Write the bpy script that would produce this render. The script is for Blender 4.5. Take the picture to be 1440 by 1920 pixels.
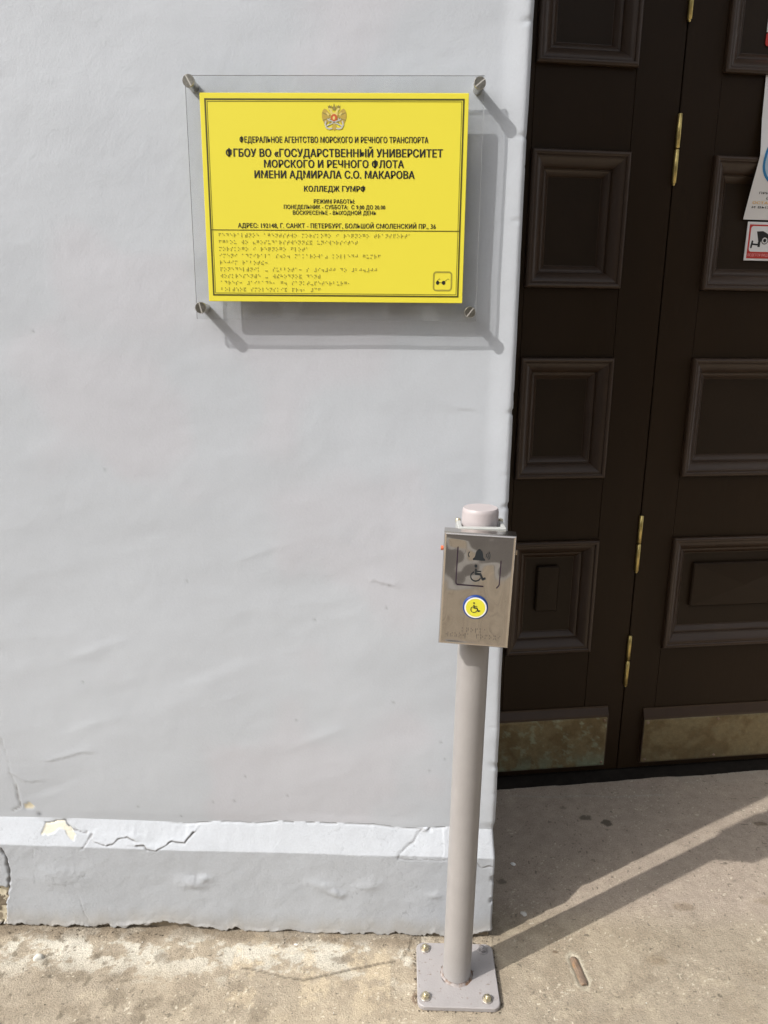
import bpy, math, random
import numpy as np
from mathutils import Matrix, Vector

for o in list(bpy.data.objects):
    bpy.data.objects.remove(o)
scene = bpy.context.scene
COL = scene.collection
R = math.radians

# ---------------------------------------------------------------- camera
def set_camera():
    cam = bpy.data.cameras.new('camera')
    cam.sensor_fit = 'VERTICAL'; cam.sensor_height = 36.0
    cam.lens = 1379.3 / 1920.0 * 36.0
    cam.clip_start = 0.02; cam.clip_end = 400
    o = bpy.data.objects.new('camera', cam); COL.objects.link(o)
    yaw, pitch, roll = -0.0221, 0.2441, 0.0089
    f = Vector((math.sin(yaw)*math.cos(pitch), math.cos(yaw)*math.cos(pitch), -math.sin(pitch)))
    r = Vector((math.cos(yaw), -math.sin(yaw), 0)); u = r.cross(f)
    r2 = r*math.cos(roll)+u*math.sin(roll); u2 = -r*math.sin(roll)+u*math.cos(roll)
    m = Matrix((r2, u2, -f)).transposed().to_4x4()
    m.translation = Vector((0.3065, -1.2308, 1.169))
    o.matrix_world = m
    scene.camera = o
set_camera()

# ---------------------------------------------------------------- light
SUN_TO = Vector((1.0, 0.60, -1.166 * math.tan(R(42.5)))).normalized()
world = bpy.data.worlds.new('World'); scene.world = world; world.use_nodes = True
nt = world.node_tree; nt.nodes.clear()
sky = nt.nodes.new('ShaderNodeTexSky'); sky.sky_type = 'NISHITA'; sky.sun_disc = False
sky.sun_elevation = R(42.5); sky.sun_rotation = math.atan2(-1.0, -0.60)
sky.dust_density = 4.0; sky.air_density = 1.0; sky.ozone_density = 0.6
hs = nt.nodes.new('ShaderNodeHueSaturation'); hs.inputs['Saturation'].default_value = 0.25
bg = nt.nodes.new('ShaderNodeBackground'); bg.inputs['Strength'].default_value = 0.15
wo = nt.nodes.new('ShaderNodeOutputWorld')
nt.links.new(sky.outputs[0], hs.inputs['Color']); nt.links.new(hs.outputs[0], bg.inputs[0]); nt.links.new(bg.outputs[0], wo.inputs[0])
sl = bpy.data.lights.new('sun', 'SUN'); sl.energy = 3.0; sl.angle = R(0.55); sl.color = (1.0, 0.955, 0.89)
so = bpy.data.objects.new('sun', sl); COL.objects.link(so)
so.rotation_euler = SUN_TO.to_track_quat('-Z', 'Y').to_euler(); so.location = (-4, -3, 5)

vs = scene.view_settings
vs.view_transform = 'Standard'; vs.look = 'None'; vs.exposure = 0.40; vs.gamma = 1.0; vs.use_curve_mapping = False
scene.render.engine = 'CYCLES'
scene.cycles.max_bounces = 8; scene.cycles.transparent_max_bounces = 12

# ---------------------------------------------------------------- materials
def mat(name, color=(.5,.5,.5), rough=.6, metal=0.0, attr=None, var=0.0, vscale=8.0, speck=0.0, sscale=300.0,
        bump=0.0, bscale=200.0, bump2=0.0, b2scale=20.0, b2det=5, spec=0.5, stretch=(1,1,1), color2=None, c2scale=10.0, c2lo=.45, c2hi=.6, rvar=0.0):
    m = bpy.data.materials.new(name); m.use_nodes = True
    n = m.node_tree.nodes; L = m.node_tree.links
    b = n['Principled BSDF']
    b.inputs['Roughness'].default_value = rough; b.inputs['Metallic'].default_value = metal
    b.inputs['Specular IOR Level'].default_value = spec
    b.inputs['Base Color'].default_value = (*color, 1)
    tc = n.new('ShaderNodeTexCoord'); mp = n.new('ShaderNodeMapping'); mp.inputs['Scale'].default_value = stretch
    L.new(tc.outputs['Object'], mp.inputs['Vector'])
    def noise(scale, detail=4, rgh=.55):
        t = n.new('ShaderNodeTexNoise'); t.inputs['Scale'].default_value = scale
        t.inputs['Detail'].default_value = detail; t.inputs['Roughness'].default_value = rgh
        L.new(mp.outputs[0], t.inputs['Vector']); return t
    def mult(src, t, amt):
        mr = n.new('ShaderNodeMapRange'); mr.inputs['From Min'].default_value = .3; mr.inputs['From Max'].default_value = .7
        mr.inputs['To Min'].default_value = 1-amt; mr.inputs['To Max'].default_value = 1+amt
        L.new(t.outputs[0], mr.inputs[0])
        v = n.new('ShaderNodeVectorMath'); v.operation = 'SCALE'
        if src is None: v.inputs[0].default_value = color
        else: L.new(src, v.inputs[0])
        L.new(mr.outputs[0], v.inputs['Scale']); return v.outputs[0]
    cur = None
    if attr:
        a = n.new('ShaderNodeAttribute'); a.attribute_name = attr; cur = a.outputs['Color']
    if color2 is not None:
        t = noise(c2scale, 6, .62)
        mr = n.new('ShaderNodeMapRange'); mr.inputs['From Min'].default_value = c2lo; mr.inputs['From Max'].default_value = c2hi
        L.new(t.outputs[0], mr.inputs[0])
        mx = n.new('ShaderNodeMix'); mx.data_type = 'RGBA'
        L.new(mr.outputs[0], mx.inputs['Factor'])
        if cur is not None: L.new(cur, mx.inputs['A'])
        else: mx.inputs['A'].default_value = (*color, 1)
        mx.inputs['B'].default_value = (*color2, 1); cur = mx.outputs['Result']
    if var: cur = mult(cur, noise(vscale), var)
    if speck: cur = mult(cur, noise(sscale, 3, .7), speck)
    if cur is not None: L.new(cur, b.inputs['Base Color'])
    if rvar:
        t = noise(vscale*1.7)
        mr = n.new('ShaderNodeMapRange'); mr.inputs['From Min'].default_value = .3; mr.inputs['From Max'].default_value = .7
        mr.inputs['To Min'].default_value = max(rough-rvar, .02); mr.inputs['To Max'].default_value = rough+rvar
        L.new(t.outputs[0], mr.inputs[0]); L.new(mr.outputs[0], b.inputs['Roughness'])
    prev = None
    for amt, sc, dt in ((bump2, b2scale, b2det), (bump, bscale, 5)):
        if amt:
            t = noise(sc, dt, .6); bn = n.new('ShaderNodeBump'); bn.inputs['Strength'].default_value = 1.0
            bn.inputs['Distance'].default_value = amt
            L.new(t.outputs[0], bn.inputs['Height'])
            if prev: L.new(prev, bn.inputs['Normal'])
            prev = bn.outputs[0]
    if prev: L.new(prev, b.inputs['Normal'])
    return m

M = {}
M['wall'] = mat('wall_paint', attr='paint', rough=.62, var=.018, vscale=6, speck=.02, sscale=260, bump=.00028, bscale=240, bump2=.0005, b2scale=38)
M['plinth'] = mat('plinth_paint', attr='paint', rough=.66, var=.035, vscale=14, speck=.04, sscale=240, bump=.00045, bscale=200, bump2=.0008, b2scale=40)
M['wall_far'] = mat('wall_paint_plain', (.455,.48,.52), rough=.62, var=.02, vscale=3, bump=.0008, bscale=160)
M['ground'] = mat('worn_concrete', attr='paint', rough=.85, var=.10, vscale=34, speck=.26, sscale=380, bump=.0020, bscale=330, bump2=.002, b2scale=70, spec=.3)
M['post'] = mat('post_paint', (.292,.278,.272), rough=.42, var=.05, vscale=20, bump=.0003, bscale=500)
M['plate'] = mat('plate_paint', (.33,.312,.312), rough=.5, var=.05, vscale=30, color2=(.17,.12,.09), c2scale=110, c2lo=.60, c2hi=.70, bump=.0005, bscale=300)
M['cap'] = mat('cap_plastic', (.40,.36,.365), rough=.45)
M['bracket'] = mat('bracket_paint', (.40,.41,.40), rough=.4)
M['zinc'] = mat('zinc_bolt', (.55,.50,.36), rough=.35, metal=.85, var=.2, vscale=150)
M['washer'] = mat('washer_steel', (.42,.39,.36), rough=.45, metal=.7, var=.2, vscale=120)
M['steel'] = mat('mirror_steel', (.47,.445,.425), rough=.05, metal=1.0, var=.03, vscale=25, bump2=.0034, b2scale=20, b2det=0.6, stretch=(1,1,.45), rvar=.03)
M['steel_edge'] = mat('steel_edge', (.62,.58,.54), rough=.22, metal=1.0)
M['steel_screw'] = mat('satin_steel', (.50,.48,.43), rough=.28, metal=1.0, var=.25, vscale=160)
M['slot'] = mat('screw_slot', (.75,.73,.68), rough=.3, metal=.6)
M['black'] = mat('black_print', (.012,.012,.012), rough=.5)
M['purple'] = mat('engraved_line', (.022,.010,.022), rough=.5)
M['navy'] = mat('dark_symbol_ink', (.012,.016,.020), rough=.5)
M['braille'] = mat('braille_dot_ink', (.21,.185,.05), rough=.5)
M['braille_steel'] = mat('raised_steel_dot', (.05,.04,.035), rough=.4)
M['yellow'] = mat('yellow_sheet', (.72,.635,.055), rough=.5, spec=.25, var=.008, vscale=5)
M['yellow_btn'] = mat('yellow_button_face', (.66,.62,.045), rough=.4)
M['olive'] = mat('border_print', (.075,.068,.006), rough=.5)
M['olive2'] = mat('icon_frame_print', (.33,.29,.035), rough=.5)
M['gold'] = mat('emblem_gold', (.46,.33,.06), rough=.5)
M['gold2'] = mat('emblem_gold_dark', (.27,.22,.05), rough=.5)
M['gold3'] = mat('emblem_gold_light', (.66,.55,.16), rough=.5)
M['silver'] = mat('emblem_silver', (.50,.49,.43), rough=.45)
M['crest_red'] = mat('emblem_red', (.52,.10,.03), rough=.5)
M['blue'] = mat('button_blue', (.008,.040,.20), rough=.35)
M['white'] = mat('white_plastic', (.78,.78,.76), rough=.4)
M['orange'] = mat('orange_plastic', (.60,.14,.06), rough=.4)
M['beige'] = mat('beige_plastic', (.50,.40,.28), rough=.45)
M['door'] = mat('brown_door_paint', (.0205,.0118,.0056), rough=.42, var=.10, vscale=5, bump=.0005, bscale=90, stretch=(1,1,.12), rvar=.05, spec=.16)
M['door_panel'] = mat('brown_panel_paint', (.0215,.0130,.0068), rough=.42, var=.08, vscale=7, bump=.0005, bscale=80, spec=.20)
M['mould'] = mat('brown_moulding_paint', (.042,.0250,.0150), rough=.34, var=.10, vscale=15, bump=.0003, bscale=140, spec=.42)
M['brass'] = mat('brass', (.60,.47,.18), rough=.36, metal=1.0, var=.2, vscale=60)
M['patina'] = mat('tarnished_brass', (.15,.11,.042), rough=.42, metal=.45, attr='paint', var=.12, vscale=60, speck=.1, sscale=240, rvar=.08)
M['thresh'] = mat('threshold_dark', (.012,.010,.008), spec=.12, rough=.8, var=.3, vscale=40, bump=.002, bscale=70)
M['paper'] = mat('laminated_paper', (.74,.73,.73), rough=.35)
M['print_blue'] = mat('print_blue', (.02,.20,.45), rough=.4)
M['print_lblue'] = mat('print_light_blue', (.42,.58,.74), rough=.4)
M['print_orange'] = mat('print_orange', (.80,.50,.14), rough=.4)
M['red'] = mat('print_red', (.50,.035,.025), rough=.35)
M['pink'] = mat('print_pink', (.75,.30,.30), rough=.4)
M['rust'] = mat('rusty_steel', (.20,.145,.105), rough=.85, color2=(.28,.16,.08), c2scale=70, c2lo=.52, c2hi=.72, var=.2, vscale=90, bump=.002, bscale=200)
M['chip'] = mat('white_flake', (.85,.85,.83), rough=.6, bump=.0006, bscale=150)
M['gum'] = mat('chewing_gum', (.68,.66,.62), rough=.7, bump=.0006, bscale=200)
M['pebble'] = mat('pale_stone', (.60,.58,.52), rough=.8, bump=.001, bscale=200)
M['gritstone'] = mat('grit_stone', (.33,.27,.20), rough=.9)
M['dirt'] = mat('dirt', (.12,.10,.075), rough=.95, bump=.002, bscale=200)
M['facade'] = mat('sky_blocker_facade', (.30,.26,.20), rough=.8, var=.08, vscale=1.0)
M['dark_glass'] = mat('window_glass', (.03,.035,.04), rough=.08)
M['kerb'] = mat('kerb_stone', (.30,.29,.27), rough=.8, var=.1, bump=.002, bscale=90)
M['asphalt'] = mat('asphalt', (.115,.105,.095), rough=.9, speck=.3, sscale=90, bump=.003, bscale=120)

def acrylic():
    m = bpy.data.materials.new('clear_acrylic'); m.use_nodes = True
    n = m.node_tree.nodes; L = m.node_tree.links; n.remove(n['Principled BSDF'])
    t = n.new('ShaderNodeBsdfTransparent'); t.inputs[0].default_value = (.968,.972,.975,1)
    g = n.new('ShaderNodeBsdfGlossy'); g.inputs['Roughness'].default_value = .04
    lw = n.new('ShaderNodeLayerWeight'); p5 = n.new('ShaderNodeMath'); p5.operation = 'POWER'; p5.inputs[1].default_value = 3.6
    fr = n.new('ShaderNodeMath'); fr.operation = 'MULTIPLY_ADD'; fr.inputs[1].default_value = .96; fr.inputs[2].default_value = .04
    L.new(lw.outputs['Facing'], p5.inputs[0]); L.new(p5.outputs[0], fr.inputs[0])
    mx = n.new('ShaderNodeMixShader')
    L.new(fr.outputs[0], mx.inputs[0]); L.new(t.outputs[0], mx.inputs[1]); L.new(g.outputs[0], mx.inputs[2])
    tc = n.new('ShaderNodeTexCoord'); mp = n.new('ShaderNodeMapping'); mp.inputs['Scale'].default_value = (9, 9, 3.2); mp.inputs['Rotation'].default_value = (0, .5, 0)
    nz = n.new('ShaderNodeTexNoise'); nz.inputs['Scale'].default_value = 3.0; nz.inputs['Detail'].default_value = 5
    L.new(tc.outputs['Object'], mp.inputs[0]); L.new(mp.outputs[0], nz.inputs['Vector'])
    mr = n.new('ShaderNodeMapRange'); mr.inputs['From Min'].default_value = .45; mr.inputs['From Max'].default_value = .75; mr.inputs['To Min'].default_value = .01; mr.inputs['To Max'].default_value = .07
    L.new(nz.outputs[0], mr.inputs[0])
    df = n.new('ShaderNodeBsdfDiffuse'); df.inputs[0].default_value = (.75,.77,.80,1)
    m2 = n.new('ShaderNodeMixShader'); L.new(mr.outputs[0], m2.inputs[0]); L.new(mx.outputs[0], m2.inputs[1]); L.new(df.outputs[0], m2.inputs[2])
    L.new(m2.outputs[0], n['Material Output'].inputs[0]); return m
def acrylic_edge():
    m = bpy.data.materials.new('acrylic_cut_edge'); m.use_nodes = True
    n = m.node_tree.nodes; L = m.node_tree.links; n.remove(n['Principled BSDF'])
    t = n.new('ShaderNodeBsdfTransparent'); t.inputs[0].default_value = (.50,.51,.52,1)
    g = n.new('ShaderNodeBsdfDiffuse'); g.inputs[0].default_value = (.60,.60,.61,1)
    mx = n.new('ShaderNodeMixShader'); mx.inputs[0].default_value = .42
    L.new(t.outputs[0], mx.inputs[1]); L.new(g.outputs[0], mx.inputs[2])
    L.new(mx.outputs[0], n['Material Output'].inputs[0]); return m
M['weld'] = mat('weld_paint', (.30,.27,.26), rough=.6, color2=(.17,.10,.06), c2scale=60, c2lo=.50, c2hi=.62, bump=.002, bscale=160)
M['acrylic'] = acrylic(); M['acrylic_edge'] = acrylic_edge()

# ---------------------------------------------------------------- mesh helpers
class MB:
    def __init__(s): s.v=[]; s.f=[]; s.mi=[]; s.sm=[]
    def add(s, vs, fs, mi=0, smooth=False):
        k=len(s.v); s.v += [tuple(map(float,v)) for v in vs]
        for f in fs: s.f.append([k+i for i in f]); s.mi.append(mi); s.sm.append(smooth)
        return s
    def box(s, x0,x1,y0,y1,z0,z1, mi=0, bev=0.0):
        if bev <= 0:
            v=[(x,y,z) for z in (z0,z1) for y in (y0,y1) for x in (x0,x1)]
            f=[(0,2,3,1),(4,5,7,6),(0,1,5,4),(2,6,7,3),(0,4,6,2),(1,3,7,5)]
            return s.add(v,f,mi)
        # rounded-edge box: chamfered on all 12 edges
        b=bev; v=[]; idx={}
        for ix,x in enumerate((x0,x1)):
            for iy,y in enumerate((y0,y1)):
                for iz,z in enumerate((z0,z1)):
                    sx=b if ix==0 else -b; sy=b if iy==0 else -b; sz=b if iz==0 else -b
                    for a,p in enumerate(((x,y+sy,z+sz),(x+sx,y,z+sz),(x+sx,y+sy,z))):
                        idx[(ix,iy,iz,a)]=len(v); v.append(p)
        f=[]
        I=lambda *k: idx[k]
        f.append([I(0,0,0,0),I(0,0,1,0),I(0,1,1,0),I(0,1,0,0)]); f.append([I(1,0,0,0),I(1,1,0,0),I(1,1,1,0),I(1,0,1,0)])
        f.append([I(0,0,0,1),I(1,0,0,1),I(1,0,1,1),I(0,0,1,1)]); f.append([I(0,1,0,1),I(0,1,1,1),I(1,1,1,1),I(1,1,0,1)])
        f.append([I(0,0,0,2),I(0,1,0,2),I(1,1,0,2),I(1,0,0,2)]); f.append([I(0,0,1,2),I(1,0,1,2),I(1,1,1,2),I(0,1,1,2)])
        for p in (0,1):
            for q in (0,1):
                f.append([I(p,q,0,0),I(p,q,1,0),I(p,q,1,1),I(p,q,0,1)])
                f.append([I(p,0,q,0),I(p,1,q,0),I(p,1,q,2),I(p,0,q,2)])
                f.append([I(0,p,q,1),I(1,p,q,1),I(1,p,q,2),I(0,p,q,2)])
                for r_ in (0,1): f.append([I(p,q,r_,0),I(p,q,r_,1),I(p,q,r_,2)])
        c=np.array([(x0+x1)/2,(y0+y1)/2,(z0+z1)/2]); ff=[]
        for q in f:
            P=np.array([v[i] for i in q]); nn=np.cross(P[1]-P[0],P[2]-P[0])
            if np.dot(nn,P.mean(0)-c)<0: q=q[::-1]
            ff.append(q)
        return s.add(v,ff,mi)
    def prism(s, poly, y0, y1, mi=0, smooth=False, side_mi=None, plane='xz'):
        # poly in the plane, extruded along the third axis
        n=len(poly)
        def P(a,b,h): return (a,h,b) if plane=='xz' else (a,b,h)
        v=[P(a,b,y0) for a,b in poly]+[P(a,b,y1) for a,b in poly]
        f=[list(range(n)), list(range(2*n-1,n-1,-1))]
        s.add(v,f,mi)
        k=len(s.v)
        s.add(v,[(i,i+n,(i+1)%n+n,(i+1)%n) for i in range(n)],mi if side_mi is None else side_mi,smooth)
        return s
    def lathe(s, prof, seg=32, axis='z', c=(0,0,0), mi=0, smooth=True, phase=0.0, caps=True):
        v=[]; n=len(prof)
        for r_,h in prof:
            for k in range(seg):
                a=2*math.pi*k/seg+phase; x,y=r_*math.cos(a),r_*math.sin(a)
                if axis=='z': p=(c[0]+x,c[1]+y,c[2]+h)
                elif axis=='y': p=(c[0]+x,c[1]+h,c[2]+y)
                else: p=(c[0]+h,c[1]+x,c[2]+y)
                v.append(p)
        f=[]
        for i in range(n-1):
            for k in range(seg):
                f.append((i*seg+k,i*seg+(k+1)%seg,(i+1)*seg+(k+1)%seg,(i+1)*seg+k))
        s.add(v,f,mi,smooth)
        if caps:
            s.add(v[:seg],[tuple(range(seg-1,-1,-1))],mi); s.add(v[-seg:],[tuple(range(seg))],mi)
        return s
    def build(s, name, mats, parent=None, loc=None, recalc=True):
        me=bpy.data.meshes.new(name); me.from_pydata(s.v,[],s.f)
        if not isinstance(mats,(list,tuple)): mats=[mats]
        for m in mats: me.materials.append(M[m] if isinstance(m,str) else m)
        me.polygons.foreach_set('material_index',s.mi); me.polygons.foreach_set('use_smooth',s.sm)
        me.validate(); me.update()
        if recalc:
            import bmesh
            bm=bmesh.new(); bm.from_mesh(me); bmesh.ops.recalc_face_normals(bm,faces=bm.faces[:]); bm.to_mesh(me); bm.free()
        o=bpy.data.objects.new(name,me); COL.objects.link(o)
        if parent: o.parent=parent
        if loc: o.location=loc
        return o
def thing(name, label, cat, loc=(0,0,0), rot=(0,0,0), group=None):
    o=bpy.data.objects.new(name,None); COL.objects.link(o); o.empty_display_size=.05
    o.location=loc; o.rotation_euler=rot; tag(o,label,cat,group); o['kind']='thing'; return o
def tag(o,label=None,cat=None,group=None,kind=None):
    if label: o['label']=label
    if cat: o['category']=cat
    if group: o['group']=group
    if kind: o['kind']=kind
    return o
def part(name, src, parent, loc=(0,0,0)):
    c=src.copy(); COL.objects.link(c); c.name=name; c.parent=parent; c.location=loc; return c

# value noise -------------------------------------------------------------
_tabs={}
def vn(x,y,scale,seed=0):
    if seed not in _tabs: _tabs[seed]=np.random.RandomState(seed+11).rand(256,256)
    T=_tabs[seed]; X=x/scale+1000.3+seed*7.1; Y=y/scale+1000.7+seed*3.3
    xi=np.floor(X).astype(np.int64); yi=np.floor(Y).astype(np.int64); fx=X-xi; fy=Y-yi
    fx=fx*fx*(3-2*fx); fy=fy*fy*(3-2*fy)
    a=T[xi&255,yi&255]; b=T[(xi+1)&255,yi&255]; c=T[xi&255,(yi+1)&255]; d=T[(xi+1)&255,(yi+1)&255]
    return (a*(1-fx)+b*fx)*(1-fy)+(c*(1-fx)+d*fx)*fy
def fbm(x,y,scale,seed=0,oct=4,g=.5):
    t=0; a=1; s=0
    for k in range(oct): t=t+a*vn(x,y,scale/2**k,seed+k); s+=a; a*=g
    return t/s
def sstep(a,b,x):
    t=np.clip((x-a)/(b-a),0,1); return t*t*(3-2*t)
def seg_dist(x,y,pts,wob=0.0):
    d=np.full(x.shape,9.0); side=np.zeros(x.shape)
    for (ax,ay),(bx,by) in zip(pts[:-1],pts[1:]):
        ux,uy=bx-ax,by-ay; L2=ux*ux+uy*uy
        t=np.clip(((x-ax)*ux+(y-ay)*uy)/L2,0,1); dx=x-ax-t*ux; dy=y-ay-t*uy; q=np.hypot(dx,dy)
        cr=(ux*(y-ay)-uy*(x-ax))
        m=q<d; d[m]=q[m]; side[m]=np.sign(cr[m])
    return d,side
def in_poly(x,y,poly):
    ins=np.zeros(x.shape,bool); n=len(poly)
    for i in range(n):
        x0,y0=poly[i]; x1,y1=poly[(i+1)%n]
        c=((y0>y)!=(y1>y))&(x<(x1-x0)*(y-y0)/(y1-y0+1e-12)+x0); ins^=c
    return ins
def grid_mesh(name, P, color, material, parent=None, smooth=True, flip=False):
    # P (n,m,3); color (n,m,3)
    n,m=P.shape[:2]; me=bpy.data.meshes.new(name)
    idx=np.arange(n*m).reshape(n,m)
    q=np.stack([idx[:-1,:-1],idx[1:,:-1],idx[1:,1:],idx[:-1,1:]],-1).reshape(-1,4)
    if flip: q=q[:,::-1]
    nf=len(q)
    me.vertices.add(n*m); me.vertices.foreach_set('co',P.reshape(-1).astype(np.float32))
    me.loops.add(nf*4); me.loops.foreach_set('vertex_index',q.reshape(-1).astype(np.int32))
    me.polygons.add(nf); me.polygons.foreach_set('loop_start',(np.arange(nf)*4).astype(np.int32))
    me.polygons.foreach_set('use_smooth',np.full(nf,smooth))
    me.update(calc_edges=True)
    if color is not None:
        a=me.color_attributes.new('paint','FLOAT_COLOR','POINT')
        c=np.concatenate([color.reshape(-1,3),np.ones((n*m,1))],1)
        a.data.foreach_set('color',c.reshape(-1).astype(np.float32))
    me.materials.append(M[material])
    o=bpy.data.objects.new(name,me); COL.objects.link(o)
    if parent: o.parent=parent
    return o

# ================================================================ SETTING
# ---- pavement -----------------------------------------------------------
def build_ground():
    def axis(lo,a,b,hi,step):
        mid=np.arange(a,b+step/2,step); out=[]; d=step; x=a
        while x>lo: d*=1.35; x-=d; out.append(x)
        out2=[]; d=step; x=mid[-1]
        while x<hi: d*=1.35; x+=d; out2.append(x)
        return np.concatenate([np.array(out[::-1]),mid,np.array(out2)])
    xs=axis(-60,-.62,1.62,60,.0025); ys=axis(-2.0,-.34,.66,3.0,.0025); ys=np.concatenate([[-2.302],ys[ys>-2.25]])
    X,Y=np.meshgrid(xs,ys,indexing='ij')
    near=sstep(-.75,-.6,X)*sstep(1.8,1.6,X)*sstep(-.6,-.33,Y)
    h=(fbm(X,Y,.30,1,3)-.5)*.006+(fbm(X,Y,.05,4,4)-.5)*.0022+(fbm(X,Y,.012,9,3)-.5)*.0009
    # thin mortar layer along the foot of the wall, broken off on its street side
    wob=(fbm(X,Y,.03,14,3)-.5)*.018
    edge=[(-1.5,-.10),(-.38,-.115),(-.24,-.10),(-.10,-.105),(.033,-.1017),(.1065,-.119),(.142,-.125),(.219,-.1016),(.319,-.0742),(.335,-.05),(.36,.05)]
    ex=np.array([e[0] for e in edge]); ey=np.array([e[1] for e in edge])
    yl=np.interp(X,ex,ey)+np.where(X<.03,wob*1.3,wob*.18)
    layer=(Y>yl)&(X<.36)
    soft=np.where(X<.03,.012,.0016)
    lay=sstep(-.5,.5,(Y-yl)/soft)*(X<.36)
    strength=sstep(-.3,.08,X)*.8+.2
    h+=lay*.0028*strength
    # dirt rising against the wall
    h+=sstep(-.045,-.015,Y)*(X<.50)*.004*fbm(X,Y,.02,33,3)
    # pits
    pit=fbm(X,Y,.006,40,2); h-=sstep(.80,.90,pit)*.0013*(.4+fbm(X,Y,.1,41,2))
    base=np.stack([np.full(X.shape,.328),np.full(X.shape,.280),np.full(X.shape,.215)],-1)
    def mixc(c,f):
        nonlocal base
        base=base*(1-f[...,None])+np.array(c)*f[...,None]
    big=fbm(X,Y,.35,50,4); mid=fbm(X,Y,.07,55,5,.6)
    mixc((.43,.36,.262),sstep(.45,.7,big)*.5)
    mixc((.25,.205,.15),sstep(.50,.66,mid)*.42)
    mixc((.42,.36,.27),sstep(.56,.72,fbm(X,Y,.03,60,4,.65))*.5)
    # doorway floor painted paler and warmer to lift its shade, plus patchy trodden dust
    mixc((.385,.320,.272),sstep(.0,.10,Y)*sstep(.45,.55,X)*.6)
    mixc((.34,.31,.26),sstep(.40,.50,Y-.15*(X-.57))*sstep(.45,.6,fbm(X,Y,.12,63,4))*.5)
    # pale efflorescence on the mortar layer and left of the post
    near_wall=sstep(-.20,-.05,Y)*(X<.40)
    eff=fbm(X,Y*1.3,.05,70,5,.68)
    zone=sstep(-.17,-.06,Y)*sstep(.42,.30,X)
    cream=sstep(.535-.05*sstep(-.14,-.06,Y),.60,eff)*zone
    mixc((.56,.53,.455),cream*.85)
    mixc((.53,.44,.31),sstep(.55,.66,fbm(X,Y,.035,74,4,.7))*sstep(-.24,-.15,Y)*(X<.3)*(X>.0)*.5)
    # dark damp mottling
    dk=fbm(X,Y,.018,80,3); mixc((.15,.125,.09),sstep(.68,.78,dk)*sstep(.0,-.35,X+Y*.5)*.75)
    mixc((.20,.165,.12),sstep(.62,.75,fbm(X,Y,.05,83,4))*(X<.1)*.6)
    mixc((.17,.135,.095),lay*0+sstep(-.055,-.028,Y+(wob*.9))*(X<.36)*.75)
    # fracture line shade (crack floor dirt) right at the broken edge
    crack=np.exp(-((Y-yl)/.0016)**2)*(X>.02)*(X<.312); mixc((.09,.075,.055),crack*.8)
    h-=crack*.0015
    # stains
    for sx,sy,rx,ry,c,a in ((.7754,.364,.016,.010,(.10,.085,.065),.75),(.8229,.3454,.013,.012,(.085,.07,.055),.85),(.5396,.1387,.010,.009,(.13,.11,.085),.7),
                          (1.1993,.3548,.018,.009,(.13,.10,.07),.75),(.7302,.40,.010,.006,(.15,.13,.10),.5),(.9105,.0794,.022,.012,(.22,.17,.12),.6),
                          (.8094,-.0582,.02,.012,(.24,.19,.13),.6),(1.10,.10,.03,.012,(.25,.20,.14),.5),(.62,-.045,.006,.003,(.12,.08,.05),.8),
                          (.21,-.079,.022,.010,(.20,.17,.13),.7),(-.19,-.17,.02,.02,(.2,.165,.12),.6),(.345,-.155,.006,.012,(.14,.09,.06),.8),
                          (-.25,-.20,.025,.012,(.22,.18,.13),.5)):
        r=np.hypot((X-sx)/rx,(Y-sy)/ry)+ (fbm(X,Y,.008,90,3)-.5)*.9
        mixc(c,sstep(1.2,.7,r)*a)
    # light aggregate grains and fine dark grains
    gr=vn(X,Y,.0042,101); mixc((.60,.54,.43),sstep(.86,.93,gr)*sstep(.45,.6,fbm(X,Y,.09,102,3))*.8*near)
    g2=vn(X,Y,.0048,105); mixc((.10,.085,.065),sstep(.90,.95,g2)*.75*near)
    # rusty hole rim around the cut-off bar: broken concrete
    dd,_=seg_dist(X,Y,[(.6521,-.060),(.6584,-.113)])
    rim=sstep(.020,.011,dd+(fbm(X,Y,.007,120,3)-.5)*.012); mixc((.50,.455,.36),rim*.65); h-=sstep(.012,.006,dd)*.003
    # scraped line parallel to the threshold
    sl=np.abs(Y-.445-.02*(X-.6)-(fbm(X,Y,.15,130,2)-.5)*.03); mixc((.40,.37,.32),sstep(.006,.001,sl)*(X>.6)*(X<1.0)*.45)
    h=h*near; h[(X>-.6)&(X<.5)&(Y>.01)]=-.02
    P=np.stack([X,Y,h],-1)
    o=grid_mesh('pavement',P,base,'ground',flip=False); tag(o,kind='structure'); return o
build_ground()
MB().box(-60,60,-60,-2.46,-.5,-.13).build('road','asphalt')['kind']='structure'
kerb=MB()
for k in range(-12,14): kerb.box(k*1.0+.004,k*1.0+.996,-2.46,-2.30,-.4,.004,bev=.008)
kerb.build('kerb','kerb')['kind']='structure'

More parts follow.
